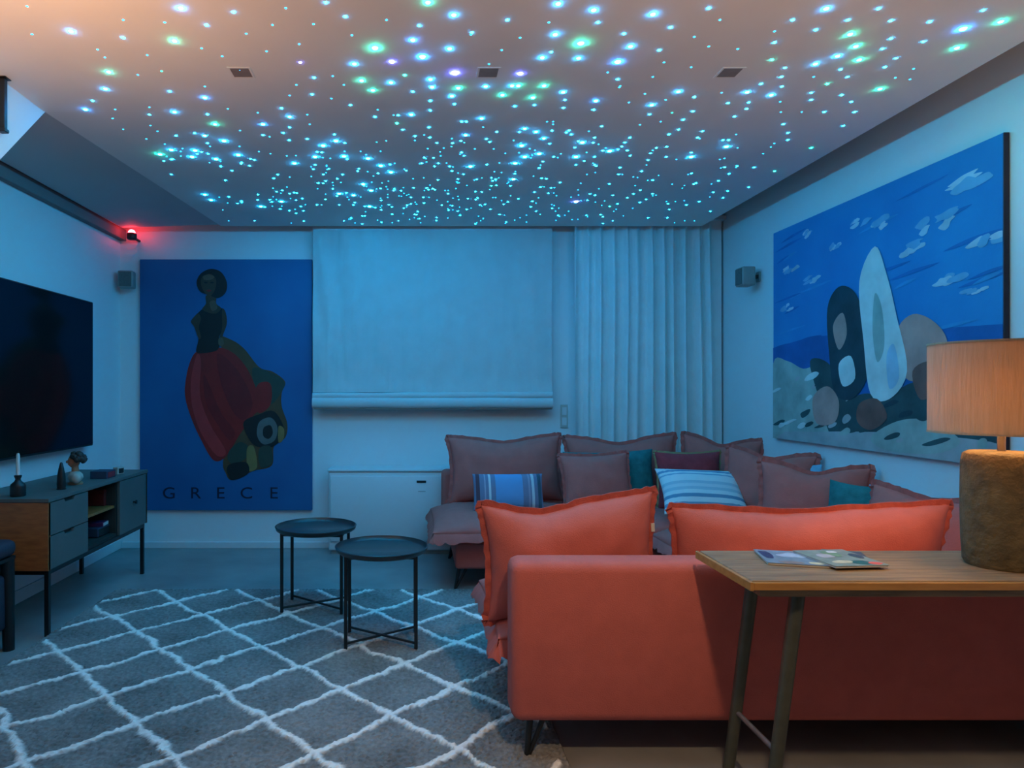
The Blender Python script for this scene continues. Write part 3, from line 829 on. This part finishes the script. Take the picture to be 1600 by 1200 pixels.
drawer(KZ0 + .003, .500, .004, .398)
drawer(.505, KZ1 - .024, .004, .398)
f = link('door', B(w - .018, w, .797, d - .003, KZ0 + .003, KZ1 - .024, .0015, 1), M_sage, t)
link('knob', lathe(bmesh.new(), [(0, 0), (.006, 0), (.006, .012), (.013, .016), (.012, .024), (0, .026)], 16), M_black, f)
f.children[0].matrix_local = Matrix.Translation((w, .99, .51)) @ Matrix.Rotation(PI / 2, 4, 'Y')
bm = B(.02, w - .01, .02, .042, KZ0 - .024, KZ0)
box(bm, .02, w - .01, d - .042, d - .02, KZ0 - .024, KZ0)
box(bm, .02, .042, .042, d - .042, KZ0 - .024, KZ0)
box(bm, w - .032, w - .01, .042, d - .042, KZ0 - .024, KZ0)
link('metal_frame', bm, M_black, t)
for x in (.031, w - .021):
    for y in (.031, d - .031):
        link('leg', B(x - .011, x + .011, y - .011, y + .011, 0, KZ0 - .023, .001, 1), M_black, t)

# in the open compartment
t = thing('media_player', 'flat dark box lying in the open compartment of the media console', 'player', (-1.99, 4.09, KZ0 + .02))
link('case', B(-.13, .13, -.16, .16, .004, .055, .004, 2), M_navy, t)
link('front_panel', B(.13, .133, -.15, .15, .008, .05), M_blackp, t)
link('foot', B(-.1, .1, -.14, .14, 0, .004), M_blackp, t)
t = thing('book', 'purple book lying on the flat dark box in the media console', 'book', (-1.96, 4.10, KZ0 + .075), R(6))
link('cover', B(-.09, .09, -.12, .12, 0, .024, .002, 1), P('plum', (.12, .03, .10)), t)
link('pages', B(-.085, .0915, -.116, .116, .003, .021), M_paper, t)
t = thing('storage_box', 'small dark red box on the shelf inside the media console', 'box', (-1.98, 4.15, .522))
link('body', B(-.1, .1, -.1, .1, 0, .075, .002, 1), P('maroon', (.16, .02, .02)), t)
link('lid', B(-.103, .103, -.103, .103, .075, .098, .002, 1), P('maroon', (.16, .02, .02)), t)

# candlestick
t = thing('candlestick', 'black bottle-shaped candle holder with a white taper, left on the media console', 'candlestick', (-1.996, 3.37, KZ1))
link('holder', lathe(bmesh.new(), [(0, 0), (.034, 0), (.036, .006), (.036, .05), (.033, .06), (.016, .075), (.012, .085), (.017, .098), (.018, .104), (.011, .106), (0, .106)], 28), M_blackp, t, smooth=True)
cn = link('candle', lathe(bmesh.new(), [(0, .10), (.0095, .10), (.0085, .205), (.006, .214), (0, .215)], 16), M_wax, t, smooth=True)
link('wick', rod(bmesh.new(), (0, 0, .214), (.002, 0, .226), .0012, n=6), M_black, cn)

# bust with curls
t = thing('bust', 'small painted bust with dark curly hair on the media console', 'figurine', (-1.925, 3.80, KZ1), R(-60))
bm = lathe(bmesh.new(), [(0, 0), (.038, 0), (.040, .008), (.030, .016), (0, .018)], 24)
link('plinth', bm, M_terra, t, smooth=True)
bm = blob(bmesh.new(), (0, 0, .042), (.072, .040, .034), 20, .06, 3)
blob(bm, (-.058, 0, .040), (.022, .026, .030), 12)
blob(bm, (.058, 0, .040), (.022, .026, .030), 12)
link('shoulders', bm, M_stone, t, smooth=True)
link('neck', rod(bmesh.new(), (0, 0, .06), (0, -.003, .105), .021, .018, 14), M_terra, t, smooth=True)
bm = blob(bmesh.new(), (0, -.008, .130), (.029, .032, .038), 18)
blob(bm, (0, -.041, .128), (.005, .008, .009), 8)
blob(bm, (0, -.036, .113), (.010, .004, .003), 8)
h = link('head', bm, M_terra, t, smooth=True)
bm = bmesh.new()
rg = random.Random(8)
for k in range(34):
    a = rg.uniform(0, 2 * PI); e = rg.uniform(-.25, 1.3)
    p = Vector((math.cos(a) * math.cos(e) * .042, math.sin(a) * math.cos(e) * .042 + .004, .138 + math.sin(e) * .036))
    if p.y < -.022 and p.z < .158: continue
    blob(bm, p, (.016, .016, .015), 8, .2, 40)
link('hair', bm, M_hair, h, smooth=True)

t = thing('vase', 'slim dark pointed vase standing left of the bust', 'vase', (-1.90, 3.60, KZ1))
bm = lathe(bmesh.new(), [(0, 0), (.02, 0), (.023, .03), (.021, .07), (.014, .11), (.007, .14), (.0035, .145), (.0035, .13), (0, .12)], 20)
link('body', bm, M_blackp, t, smooth=True)
link('foot_ring', lathe(bmesh.new(), [(.018, -.0), (.024, 0), (.024, .005), (.018, .005)], 20, closed=True), M_blackp, t, smooth=True)
t = thing('storage_box', 'small dark box with a red front at the far end of the media console top', 'box', (-1.90, 4.08, KZ1))
link('body', B(-.05, .05, -.06, .06, 0, .045, .002, 1), M_navy, t)
link('front_label', B(.0505, .052, -.045, .045, .006, .038), M_red, t)
t = thing('clock', 'small pale cube clock with dark face beside the dark red-fronted box', 'clock', (-1.885, 4.26, KZ1), R(-20))
link('case', B(-.02, .02, -.028, .028, 0, .045, .004, 2), M_stone, t)
link('face', B(.0205, .022, -.02, .02, .008, .037), M_blackp, t)

# black stool at the left border
t = thing('stool', 'dark padded stool cut off by the left border of the picture', 'stool', (-2.085, 3.02, 0))
link('seat_pad', B(-.2, .2, -.17, .17, .44, .52, .035, 4), M_char, t, smooth=True)
link('seat_frame', B(-.19, .19, -.16, .16, .425, .441), M_black, t)
for sx in (-1, 1):
    for sy in (-1, 1):
        link('leg', rod(bmesh.new(), (sx * .165, sy * .135, .43), (sx * .17, sy * .14, 0), .032, .026, 12), M_black, t, smooth=True)
link('lower_box', B(-.16, .17, -.13, .13, .10, .36, .02, 3), M_char, t, smooth=True)
link('stretcher', B(-.175, .175, -.01, .01, .10, .12), M_black, t)

# ------------------------------------------------------------------ poster on the back wall
PX0, PX1, PZ0, PZ1, PY = -2.125, -0.80, 0.298, 2.228, YB - .03
t = thing('poster', 'tall blue canvas poster of a woman in a long red dress, lettered below', 'poster', ((PX0 + PX1) / 2, YB, PZ0))
PW, PH = PX1 - PX0, PZ1 - PZ0
canvas = link('canvas', B(-PW / 2, PW / 2, -.03, -.001, 0, PH, .002, 1),
              mat('poster_blue', (.006, .095, .26), .6, scale=1.6, col2=(.008, .14, .33), bump=.03, bscale=150), t)


LAY = [0]


def print_shape(name, pts, material, layer, k=6, smooth=True):
    # points in units of a 770 x 1123 sheet seen in the upright poster
    LAY[0] += 1
    layer += LAY[0] * .02
    pts = [((x - 55) / 770, (1165 - y) / 1123) for x, y in pts]
    if smooth:
        pts = smooth_poly(pts, k)
    bm = bmesh.new()
    vs = [bm.verts.new(((p[0] - .5) * PW, -.0305 - .0006 * layer, p[1] * PH)) for p in pts]
    bm.faces.new(vs)
    bm.normal_update(); bmesh.ops.triangulate(bm, faces=bm.faces[:], quad_method='FIXED', ngon_method='EAR_CLIP')
    o = link(name, bm, material, canvas)
    return o


I = lambda n, c, v=.12: mat('ink_' + n, c, .6, var=v, scale=9)
ink_red = I('red', (.34, .012, .010)); ink_dred = I('deep_red', (.24, .008, .010)); ink_lred = I('rose_red', (.52, .03, .03))
ink_blk = I('black', (.010, .010, .010)); ink_skin = I('brown_skin', (.055, .035, .022)); ink_skin2 = I('lit_brown_skin', (.12, .08, .05))
ink_brn = I('brown', (.10, .05, .02)); ink_gold = I('gold', (.26, .16, .05)); ink_grn = I('bottle_green', (.03, .05, .035)); ink_gry = I('grey', (.13, .13, .12))
print_shape('train', [(410, 395), (460, 400), (520, 440), (590, 525), (650, 545), (705, 590), (690, 640), (690, 700), (715, 780), (705, 840), (655, 880), (645, 965), (560, 990), (470, 1030), (440, 1000), (430, 930), (500, 700), (450, 520)], ink_brn, 1)
print_shape('train_lining', [(560, 530), (640, 548), (702, 590), (686, 640), (640, 690), (580, 640)], ink_grn, 2)
print_shape('train_lining', [(585, 600), (640, 600), (640, 690), (590, 730), (560, 680)], ink_red, 3)
print_shape('skirt', [(310, 455), (360, 440), (430, 440), (490, 475), (540, 540), (575, 620), (600, 700), (560, 745), (500, 830), (440, 925), (385, 940), (330, 850), (285, 750), (258, 650), (265, 560), (285, 490)], ink_red, 4)
print_shape('skirt_fold', [(310, 470), (330, 500), (325, 650), (370, 780), (440, 900), (400, 920), (330, 820), (290, 700), (285, 580)], ink_lred, 5)
print_shape('skirt_fold', [(400, 470), (450, 490), (520, 580), (560, 690), (520, 760), (470, 720), (420, 600)], ink_dred, 5)
print_shape('skirt_fold', [(340, 560), (365, 600), (420, 730), (480, 810), (455, 850), (390, 760), (350, 680)], ink_dred, 5)
print_shape('hem_ornament', [(520, 770), (590, 735), (650, 720), (690, 770), (700, 830), (650, 880), (580, 880), (540, 840)], ink_blk, 6)
print_shape('hem_ornament', [(590, 770), (640, 750), (670, 790), (660, 850), (610, 870), (580, 830)], ink_gry, 7)
print_shape('hem_ornament', [(610, 795), (640, 785), (650, 820), (632, 845), (608, 832)], ink_blk, 8)
print_shape('hem_ornament', [(676, 790), (700, 800), (698, 845), (676, 860)], ink_gold, 8)
print_shape('hem_ornament', [(455, 900), (500, 860), (540, 880), (530, 930), (480, 960), (450, 940)], ink_grn, 6)
print_shape('hem_ornament', [(535, 890), (565, 880), (580, 970), (540, 985)], ink_gold, 7)
print_shape('hem_ornament', [(450, 965), (530, 950), (540, 1000), (465, 1028)], ink_blk, 7)
print_shape('hem_ornament', [(590, 890), (640, 880), (645, 955), (595, 970)], ink_grn, 7)
print_shape('bodice', [(318, 280), (345, 262), (395, 270), (425, 262), (440, 300), (435, 345), (410, 390), (412, 430), (395, 452), (340, 462), (308, 455), (318, 400), (315, 350), (290, 330), (292, 308)], ink_blk, 6)
print_shape('arm', [(298, 300), (318, 285), (330, 310), (320, 345), (330, 390), (318, 395), (300, 345), (285, 322)], ink_skin, 7)
print_shape('arm', [(424, 265), (440, 280), (445, 330), (428, 380), (420, 410), (410, 400), (424, 345)], ink_skin, 7)
print_shape('hand', [(408, 398), (424, 392), (432, 418), (420, 432), (408, 422)], ink_skin2, 8)
print_shape('neck', [(352, 205), (395, 205), (398, 240), (420, 262), (395, 285), (360, 280), (335, 265), (352, 240)], ink_skin, 8)
print_shape('neck_light', [(368, 235), (392, 228), (402, 262), (378, 272)], ink_skin2, 9)
print_shape('hair', [(330, 105), (375, 85), (420, 100), (445, 145), (440, 190), (405, 215), (360, 200), (325, 185), (310, 145)], ink_blk, 9)
print_shape('face', [(335, 120), (370, 108), (395, 128), (395, 170), (378, 202), (362, 206), (342, 185), (330, 155)], ink_skin, 10)
print_shape('forehead', [(340, 118), (370, 110), (390, 122), (372, 134), (345, 134)], ink_skin2, 11)
print_shape('eye', [(343, 146), (352, 143), (360, 147), (351, 150)], ink_blk, 11, 3)
print_shape('eye', [(370, 146), (379, 143), (388, 147), (379, 150)], ink_blk, 11, 3)
print_shape('mouth', [(353, 182), (366, 178), (378, 182), (366, 188)], ink_dred, 11, 3)
for ch, x in zip('GRECE', (186, 304, 416, 532, 654)):
    cu = bpy.data.curves.new('letter', 'FONT')
    cu.body = ch
    cu.size = 0.125
    cu.align_x = 'CENTER'
    cu.extrude = 0.0006
    tmp = bpy.data.objects.new('letter_tmp', cu)
    C.objects.link(tmp)
    bpy.context.view_layer.update()
    me = bpy.data.meshes.new_from_object(tmp.evaluated_get(bpy.context.evaluated_depsgraph_get()))
    bpy.data.objects.remove(tmp)
    me.name = 'letter'
    me.materials.clear()
    me.materials.append(I('navy_letter', (.004, .012, .04)))
    o = bpy.data.objects.new('letter', me)
    C.objects.link(o)
    o.parent = canvas
    o.rotation_euler = (PI / 2, 0, 0)
    o.scale = (1.15, 1, 1)
    o.location = (((x - 55) / 770 - .5) * PW, -.0315, (1165 - 1112) / 1123 * PH)

# ------------------------------------------------------------------ seaside painting on the right wall (plain abstract stand-in)
QY0, QY1, QZ0, QZ1 = 2.672, 4.39, 0.91, 2.245
t = thing('painting', 'large unframed seaside painting, blue sky over pale rocks, on the right wall', 'painting', (XR + .014, (QY0 + QY1) / 2, QZ0))
QW, QH = QY1 - QY0, QZ1 - QZ0
pc = link('canvas', B(-.04, -.018, -QW / 2, QW / 2, 0, QH, .002, 1), mat('paint_sky_blue', (.012, .19, .50), .6, scale=2.2, col2=(.02, .26, .58), bump=.1, bscale=60), t)
link('canvas_edge', B(-.0395, -.018, -QW / 2 - .004, -QW / 2 - .0005, 0, QH), mat('dark_canvas_edge', (.04, .025, .04), .8, var=.1), t)
A_ = lambda n, c, v=.15: mat('paint_' + n, c, .65, var=v, scale=7, bump=.1, bscale=50)


def brush(name, pts, material, layer, smooth=True):
    # u runs from the far edge (0) to the near edge (1), v up
    LAY[0] += 1
    layer += LAY[0] * .004
    pts = smooth_poly(pts, 5) if smooth else [Vector(p) for p in pts]
    bm = bmesh.new()
    bm.faces.new([bm.verts.new((-.0405 - .0005 * layer, QW / 2 - max(0, min(1, p[0])) * QW, max(0, min(1, p[1])) * QH)) for p in pts])
    bm.normal_update(); bmesh.ops.triangulate(bm, faces=bm.faces[:], quad_method='FIXED', ngon_method='EAR_CLIP')
    link(name, bm, material, pc)


sea = A_('sea', (.008, .11, .36)); rock = A_('pale_rock', (.36, .42, .38), .25); rock_d = A_('dark_rock', (.03, .07, .075), .3)
sand = A_('sand', (.42, .40, .40), .2); sky2 = A_('sky_light', (.03, .27, .56)); sky3 = A_('sky_deep', (.01, .15, .44)); cloud2 = A_('thin_cloud', (.14, .38, .62)); cloud = A_('cloud', (.40, .55, .68), .2); white = A_('white', (.66, .68, .66), .15)
pink = A_('pink', (.52, .27, .23), .2); dark = A_('night', (.015, .04, .055), .3); brown = A_('brown', (.22, .09, .07), .3)
brush('sea_band', [(0, .44), (.25, .47), (.6, .45), (1, .43), (1, .15), (0, .15)], sea, 1, False)
rg = random.Random(21)
for (u, v, a, b) in ((.93, .90, .10, .030), (.80, .80, .08, .03), (.97, .68, .07, .03), (.62, .86, .07, .022), (.70, .74, .06, .025), (.50, .90, .05, .02), (.22, .93, .05, .02), (.12, .80, .06, .02), (.25, .72, .05, .02), (.85, .60, .06, .02), (.38, .84, .04, .02), (.10, .62, .05, .018), (.92, .54, .05, .015)):
    for q in range(4):
        uu, vv = u + rg.uniform(-.6, .6) * a, v + rg.uniform(-.7, .7) * b
        aa, bb = a * rg.uniform(.3, .6), b * rg.uniform(.35, .7)
        brush('cloud', [(uu + aa * math.cos(k * PI / 5) * rg.uniform(.6, 1.15), vv + bb * math.sin(k * PI / 5) * rg.uniform(.6, 1.2) + .5 * bb * math.cos(k * PI / 5)) for k in range(10)], (cloud, cloud2)[q % 2], 2 + q * .2)
brush('rock', [(0, .36), (.10, .37), (.2, .33), (.3, .34), (.40, .26), (.46, .16), (.45, 0.0), (0, 0.0)], rock, 3)
brush('rock', [(.24, .36), (.34, .35), (.42, .24), (.44, .08), (.36, .04), (.30, .18)], rock_d, 4)
brush('rock', [(.42, .17), (.52, .22), (.62, .21), (.72, .26), (.84, .24), (1, .2), (1, .05), (.42, .05)], rock_d, 4)
brush('beach', [(.25, .05), (.5, .07), (.75, .08), (1, .07), (1, 0), (.1, 0), (.12, .04)], sand, 5)
brush('rock', [(.55, .05), (.66, .12), (.78, .13), (.88, .07), (.80, .02), (.62, .01)], rock, 6)
for k in range(46):   # dabs on rocks and shore
    u, v = rg.uniform(.02, .98), rg.uniform(.02, .30)
    if u > .45 and v > .2: v *= .6
    a, b = rg.uniform(.015, .05), rg.uniform(.008, .022)
    brush('dab', [(u + a * math.cos(q * PI / 3) * rg.uniform(.6, 1.1), v + b * math.sin(q * PI / 3) * rg.uniform(.6, 1.1) + a * .3 * math.cos(q * PI / 3)) for q in range(6)],
          rg.choice([rock, rock_d, sand, white] if u < .45 or v < .08 else [rock_d, rock_d, rock, dark]), 6 + (k % 3) * .3)
for k in range(26):   # streaks on sky and sea
    u, v = rg.uniform(.03, .97), rg.uniform(.4, .97)
    a = rg.uniform(.04, .10)
    brush('streak', [(u - a, v - .01), (u, v + rg.uniform(.004, .012)), (u + a, v + .012), (u, v - .004)], rg.choice([sky2, sky3] if v > .48 else [sea, sky2]), 1.5)
# loose upright brush marks in the middle: weathered boulders and sailcloth
brush('brush_mark', [(.34, .58), (.40, .66), (.48, .62), (.53, .48), (.54, .30), (.47, .20), (.38, .22), (.35, .38)], dark, 7)
brush('brush_mark', [(.50, .66), (.57, .78), (.62, .66), (.66, .50), (.70, .30), (.63, .20), (.55, .22), (.52, .42)], white, 8)
brush('brush_mark', [(.57, .60), (.60, .54), (.61, .40), (.58, .34), (.56, .46)], rock, 9)
brush('brush_mark', [(.62, .36), (.65, .40), (.67, .28), (.63, .24)], cloud, 9)
brush('brush_mark', [(.66, .44), (.72, .50), (.80, .46), (.84, .38), (.78, .28), (.69, .28)], pink, 7)
brush('brush_mark', [(.72, .30), (.79, .33), (.82, .25), (.75, .20)], brown, 8)
brush('brush_mark', [(.37, .50), (.42, .55), (.44, .46), (.40, .40)], pink, 8)
brush('brush_mark', [(.26, .20), (.34, .25), (.40, .19), (.38, .10), (.28, .09)], pink, 8)
brush('brush_mark', [(.40, .34), (.46, .37), (.48, .28), (.42, .25)], white, 8)
brush('brush_mark', [(.50, .18), (.58, .20), (.62, .13), (.55, .08), (.49, .11)], brown, 8)

# ------------------------------------------------------------------ window blind, curtain
rg = random.Random(4)


def blind_pt(u, v):
    x = -0.785 + u * 1.82
    z = 1.205 + (2.44 - 1.205) * v
    wv = noise.noise(Vector((x * 9 + .6 * math.sin(z * 3), z * 1.6, 3))) + .6 * noise.noise(Vector((x * 22, z * 3.2, 8)))
    y = YB - .085 - .020 * wv * (1.1 - u * .6) - .012 * math.exp(-(v / .05) ** 2)
    return (x, y, z)


t = thing('roman_blind', 'white linen roman blind, drawn halfway down in the middle of the far wall', 'blind', (0, 0, 0))
link('fabric', sheet(90, 60, blind_pt), M_blind, t, smooth=True)


def fold(z0, z1, x0, x1, depth, seed):
    def f(u, v):
        a = v * 2 * PI
        s = .004 * noise.noise(Vector((u * 6, seed, 0)))
        zc, h = (z0 + z1) / 2 + s + .008 * (u - .5) * (1 if seed % 2 else -.4), (z1 - z0) / 2
        return (x0 + (x1 - x0) * u, YB - .085 - depth / 2 - depth * .5 * math.cos(a), zc + h * math.sin(a))
    bm = bmesh.new()
    n, m = 40, 14
    g = [[bm.verts.new(f(i / n, j / m)) for j in range(m)] for i in range(n + 1)]
    for i in range(n):
        for j in range(m):
            bm.faces.new((g[i][j], g[i + 1][j], g[i + 1][(j + 1) % m], g[i][(j + 1) % m]))
    bm.faces.new(g[0]); bm.faces.new(g[n][::-1])
    return bm


link('fold', fold(1.155, 1.205, -.785, 1.035, .035, 1), M_blind, t, smooth=True)
link('fold', fold(1.085, 1.165, -.785, 1.035, .05, 2), M_blind, t, smooth=True)
link('bottom_bar', B(-.775, 1.03, YB - .11, YB - .095, 1.075, 1.09, .003, 1), M_grey, t)
link('head_rail', B(-.785, 1.035, YB - .085, YB - .0, 2.44, 2.49), M_trim, t)

folds = []
rg = random.Random(12)
x = 0.0
while x < 1.05:
    folds.append((x, rg.uniform(.018, .032), rg.uniform(.6, 1.0)))
    x += rg.uniform(.065, .12)


def curt_pt(u, v):
    s = u * 1.12
    y = 0
    drift = .02 * noise.noise(Vector((s * 3, v * 1.5, 5)))
    for c, w_, a in folds:
        y += a * math.exp(-((s - c - drift) / w_) ** 2)
    amp = .065 + .04 * (1 - v)
    return (1.205 + s * 1.02 + .01 * noise.noise(Vector((s * 5, v * 2, 1))), YB - .045 - amp * y, 0.02 + v * 2.50)


t = thing('curtain', 'pale grey pleated curtain hanging in the right corner of the far wall', 'curtain', (0, 0, 0))
link('cloth', sheet(190, 26, curt_pt), M_curt, t, smooth=True)
link('track', B(1.18, 2.36, YB - .09, YB - .03, 2.52, 2.55), M_trim, t)

# ------------------------------------------------------------------ fan coil unit under the blind
t = thing('fan_coil_unit', 'white floor-standing air conditioner under the blind, left of the far sofa', 'air conditioner', (-0.13, YB, 0))
link('body', B(-.52, .52, -.21, -.015, .03, .615, .012, 3), M_ac, t, smooth=True)
link('front_panel', B(-.505, .505, -.222, -.211, .10, .585, .004, 2), M_ac, t, smooth=True)
link('top_cover', B(-.525, .525, -.218, -.012, .616, .636, .006, 2), M_ac, t, smooth=True)
link('plinth', B(-.50, .50, -.19, -.03, 0, .03), M_grey, t)
link('display', B(.135, .205, -.2245, -.2225, .535, .552, .0005, 1), M_blackp, t)
link('status_line', B(.145, .20, -.2238, -.2225, .470, .474), M_grey, t)
for k in range(7):
    link('air_slat', B(-.48, .48, -.19 + k * .024, -.178 + k * .024, .6365, .640), M_trim, t)

t = thing('wall_switch', 'narrow beige double switch plate on the wall between blind and curtain', 'switch', (1.145, YB, 1.02))
link('plate', B(-.028, .028, -.010, -.001, -.09, .09, .003, 2), M_socket, t)
link('rocker', B(-.018, .018, -.014, -.0105, .01, .07, .001, 1), M_trim, t)
link('rocker', B(-.018, .018, -.014, -.0105, -.07, -.01, .001, 1), M_trim, t)


# ------------------------------------------------------------------ small satellite speakers
def satellite(label, loc, rz):
    t = thing('wall_speaker', label, 'speaker', loc, rz, 'small wall speakers')
    link('cabinet', B(-.055, .055, -.14, -.05, -.065, .065, .010, 3), M_grey, t, smooth=True)
    link('grille', B(-.045, .045, -.145, -.1405, -.055, .055, .002, 1), M_grille, t)
    link('bracket', B(-.012, .012, -.051, -.012, -.012, .012), M_black, t)
    link('wall_plate', B(-.025, .025, -.012, -.001, -.035, .035, .003, 1), M_grey, t)


satellite('small grey speaker in the far left corner, left of the poster', (-2.21, YB, 2.06), R(8))
satellite('small grey speaker on the right wall beside the seaside painting', (XR, 4.62, 2.00), R(-90))
t = thing('motion_sensor', 'small dark sensor glowing red high up in the far left corner', 'sensor', (-2.14, YB, 2.385))
link('housing', lathe(bmesh.new(), [(0, -.03), (.028, -.03), (.036, -.022), (.036, .012), (.03, .018), (0, .018)], 24, (0, -.14, 0)), M_blackp, t, smooth=True)
link('arm', rod(bmesh.new(), (0, -.001, -.01), (0, -.13, -.01), .010, n=10), M_blackp, t, smooth=True)
link('red_light', lathe(bmesh.new(), [(.026, .018), (.026, .028), (.017, .042), (0, .047)], 20, (0, -.14, 0)), mat('red_glow', (.4, .02, .02), .4, emit=(1, .03, .04), strength=45.0), t, smooth=True)

# ------------------------------------------------------------------ recessed spots, hanging rod
for x, lab in ((-.676, 'recessed square ceiling spot, unlit, left one of three'), (.28, 'recessed square ceiling spot, unlit, middle one of three'), (1.213, 'recessed square ceiling spot, unlit, right one of three')):
    t = thing('ceiling_spot', lab, 'ceiling light', (x, 2.6, ZC), 0, 'recessed ceiling spots')
    bm = B(-.044, .044, -.044, -.036, -.002, -.0003)
    box(bm, -.044, .044, .036, .044, -.002, -.0003)
    box(bm, -.044, -.036, -.036, .036, -.002, -.0003)
    box(bm, .036, .044, -.036, .036, -.002, -.0003)
    link('frame', bm, M_ceil, t)
    link('lens', B(-.036, .036, -.036, .036, -.0012, -.0003), mat('spot_interior', (.25, .20, .17), .5, var=.1), t)
t = thing('hanging_rod', 'short black rod hanging from the ceiling beside the white stair bulkhead', 'rod', (-1.625, 2.645, ZC))
link('rod', B(-.011, .011, -.011, .011, -.20, -.004, .002, 1), M_black, t)
link('foot', B(-.016, .016, -.016, .016, -.215, -.20, .003, 1), M_black, t)
link('ceiling_plate', B(-.02, .02, -.02, .02, -.004, -.0005), M_black, t)
